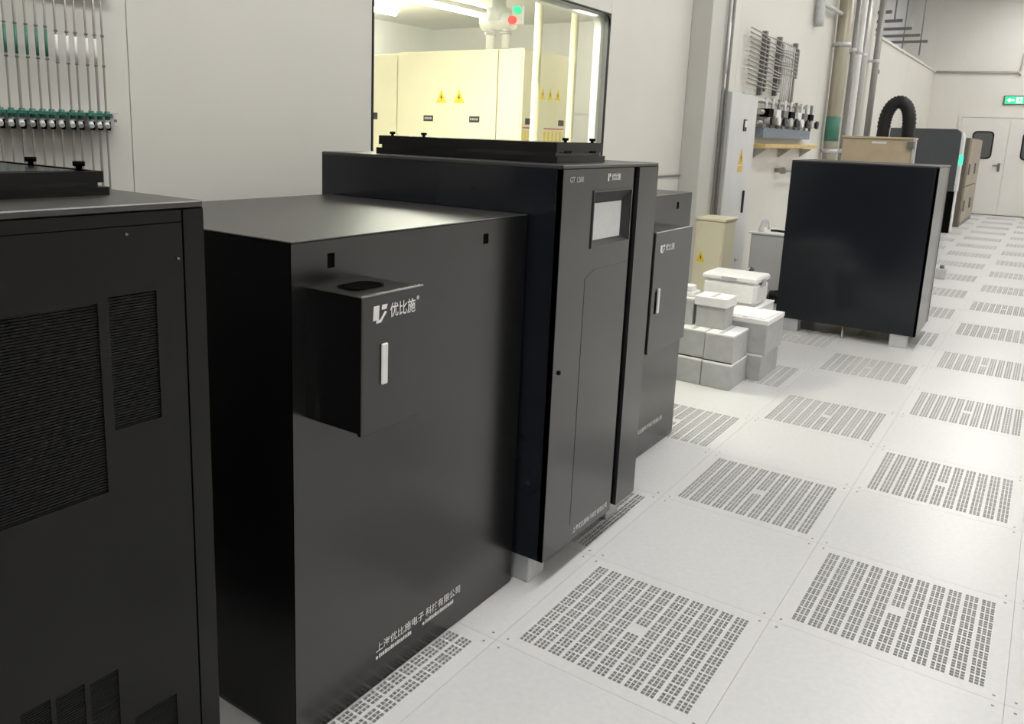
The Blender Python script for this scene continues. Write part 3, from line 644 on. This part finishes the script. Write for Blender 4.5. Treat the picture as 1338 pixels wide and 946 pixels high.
q = MB(); q.tube([(-1.40,YE-0.03,3.035),(0.185,YE-0.03,3.005),(0.20,YE-0.03,3.03),(0.22,YE-0.03,3.4)],0.022,8); q.tube([(0.17,YE-0.03,2.98),(0.20,YE-0.03,3.0)],0.05,8)
tag(q.build('wall_conduit','wall_grey'),'long thin conduit along the end wall above the exit sign','pipe')
# ================================================================== cartons
def carton(label, x0,x1,y0,y1,z0,z1, body='carton_grey', top='carton_white', lid=0.0, gap_line=False, over=0.004):
    t = thing('carton',label,'box',((x0+x1)/2,(y0+y1)/2,z0),'cartons on the floor')
    zt = z1-(lid or 0.012)
    bx('body', t, body, x0,x1,y0,y1,z0,zt,0.003)
    l = bx('lid', t, top, x0-over,x1+over,y0-over,y1+over,zt,z1,0.003)
    if gap_line:
        bx('gap_shade', t, 'gap_shade_black', x0-0.001,x1+0.001,y0-0.0015,y0,z0+0.002,z0+0.008)  # dark strip drawn in for the shade between stacked cartons
    bx('seam_tape', l, 'carton_grey', (x0+x1)/2-0.012,(x0+x1)/2+0.012,y0+0.01,y1-0.01,z1-0.001,z1+0.0006)
    return t
carton('grey carton on the floor, left of the bottom pair beside the black cabinet',-0.585,-0.424,2.78,3.07,0,0.153,over=0.0)
carton('grey carton on the floor, right of the bottom pair, at the pile\'s corner',-0.418,-0.247,2.775,3.07,0,0.153,over=0.0)
carton('grey carton in the second layer, left one, above the bottom pair',-0.583,-0.424,2.80,3.07,0.153,0.322,gap_line=True,over=0.0)
carton('grey carton in the second layer, right one, under the white-lidded carton',-0.418,-0.252,2.79,3.07,0.153,0.322,gap_line=True,over=0.0)
carton('small grey carton with a thick white lid, at the front top of the carton pile',-0.525,-0.352,2.90,3.06,0.322,0.508,lid=0.055,over=0.012)
carton('narrow grey carton on the second layer next to the black cabinet',-0.70,-0.545,2.90,3.06,0.322,0.485,over=0.0)
carton('grey carton hidden low behind the pile, next to the black cabinet',-0.76,-0.60,2.82,3.07,0,0.322,over=0.0)
carton('grey carton on the floor at the right end of the pile',-0.42,-0.170,3.09,3.46,0,0.160,over=0.0)
t = carton('white-topped carton, upper one at the right end of the pile',-0.44,-0.155,3.10,3.45,0.160,0.375,top='carton_white',lid=0.03,over=0.004)
q = MB(); q.prism([(-0.40,3.14),(-0.18,3.12),(-0.165,3.38),(-0.385,3.40)],'z',0.3757,0.380); tag(q.build('paper_sheet','print_white'),'blank white sheet of paper on the right-hand carton','paper')
carton('white carton at the back of the pile under the moulded white case',-0.72,-0.33,3.50,3.86,0,0.362,body='carton_white')
q = MB(); q.box(-0.69,-0.56,2.93,3.05,0.486,0.515,0.008,seg=2); q.box(-0.68,-0.575,2.935,3.02,0.515,0.55,0.008,seg=2); tag(q.build('foam_piece','white_plastic'),'white foam packing piece on the narrow carton by the black cabinet','foam')
t = thing('moulded_case','rounded white moulded case lying on top at the back of the carton pile','case',(-0.52,3.62,0.362))
bx('shell', t, 'white_plastic', -0.70,-0.35,3.49,3.76,0.362,0.515,0.022); bx('cover', t, 'white_plastic', -0.71,-0.345,3.48,3.77,0.515,0.556,0.012)
bx('grip', t, 'carton_grey', -0.58,-0.48,3.475,3.48,0.53,0.545); bx('latch', t, 'carton_grey', -0.345,-0.335,3.58,3.64,0.49,0.54,0.003)
# ================================================================== machines farther back
t = thing('shipping_crate','tan crate with a grey corner strip rising behind the lone black cabinet','crate',(-0.26,6.62,0))
bx('panel', t, 'cardboard', -0.55,0.035,6.50,6.75,0.0,1.475,0.006); bx('corner_strip', t, 'zinc', 0.035,0.060,6.49,6.53,0.0,1.49,0.003)
bx('label_strip', t, 'carton_white', -0.30,-0.18,6.497,6.50,1.435,1.452); bx('latch', t, 'strut_grey', -0.01,0.05,6.47,6.50,1.40,1.46,0.004); bx('top_cap', t, 'cardboard', -0.56,0.04,6.49,6.76,1.475,1.495,0.003)
MY = 14.0
t = thing('machine_cabinet','slate grey machine with rounded top corner, white edge strip and black base','machine',(-0.77,MY+0.16,0))
MB().prism([(-1.32,0.70),(-0.245,0.70),(-0.245,1.60),(-0.262,1.67),(-0.33,1.72),(-1.32,1.72)],'y',MY,MY+0.32).build('body','slate',t)
MB().prism([(-0.245,0.70),(-0.205,0.70),(-0.205,1.58),(-0.235,1.67),(-0.245,1.66)],'y',MY-0.01,MY+0.30).build('front_fascia','cabinet_pale',t)
bx('status_light', t, 'led_green', -0.235,-0.185,MY-0.02,MY+0.1,1.14,1.30)
bx('base', t, 'deep_black', -1.30,-0.235,MY+0.02,MY+0.31,0.0,0.70,0.006); bx('base_strip', t, 'white_plastic', -0.235,-0.215,MY+0.03,MY+0.29,0.02,0.69,0.003)
t = thing('floor_box','small grey box on the floor beside the lone black cabinet','box',(0.235,8.43,0))
bx('body', t, 'zinc', 0.185,0.285,8.37,8.50,0,0.115,0.004); MB().tube([(0.235,8.43,0.115),(0.235,8.43,0.15)],0.022,10).build('knob','strut_grey',t)
HY = 11.5
q = MB(); pts=[(-0.62+0.05*0,HY,0.0)]; n=44; pts=[(-1.05,HY,0.0),(-1.05,HY,1.0)]
for i in range(n+1):
    a = math.pi*i/n; pts.append((-0.86-0.165*math.cos(a)*(1 if a < 1.6 else 0.95)*(1+0.10*math.sin(a)),HY,1.66+0.375*math.sin(a)))
pts += [(-0.68,HY,1.0),(-0.68,HY,0.0)]
q.tube(pts,[0.088+(0.006 if i%2 else -0.005) for i in range(len(pts))],12)
hs = q.build('corrugated_hose','rubber_black'); tag(hs,'thick black corrugated hose arching up behind the tan crate','hose')
t = thing('control_locker','brown and beige locker standing before the far double door','locker',(-0.45,16.6,0))
bx('body', t, 'brown_panel', -0.75,-0.23,15.4,17.9,0.0,1.60,0.01)
for (z0,z1) in ((0.08,0.72),(0.74,1.58)):
    for (y0,y1) in ((15.44,16.63),(16.66,17.86)):
        dr = bx('door', t, 'beige_panel', -0.23,-0.20,y0,y1,z0,z1,0.004); bx('handle', dr, 'strut_grey', -0.20,-0.175,y0+0.12,y0+0.18,z0+0.2,z0+0.4,0.004)
bx('plinth', t, 'strut_grey', -0.74,-0.21,15.42,17.88,0.0,0.07)
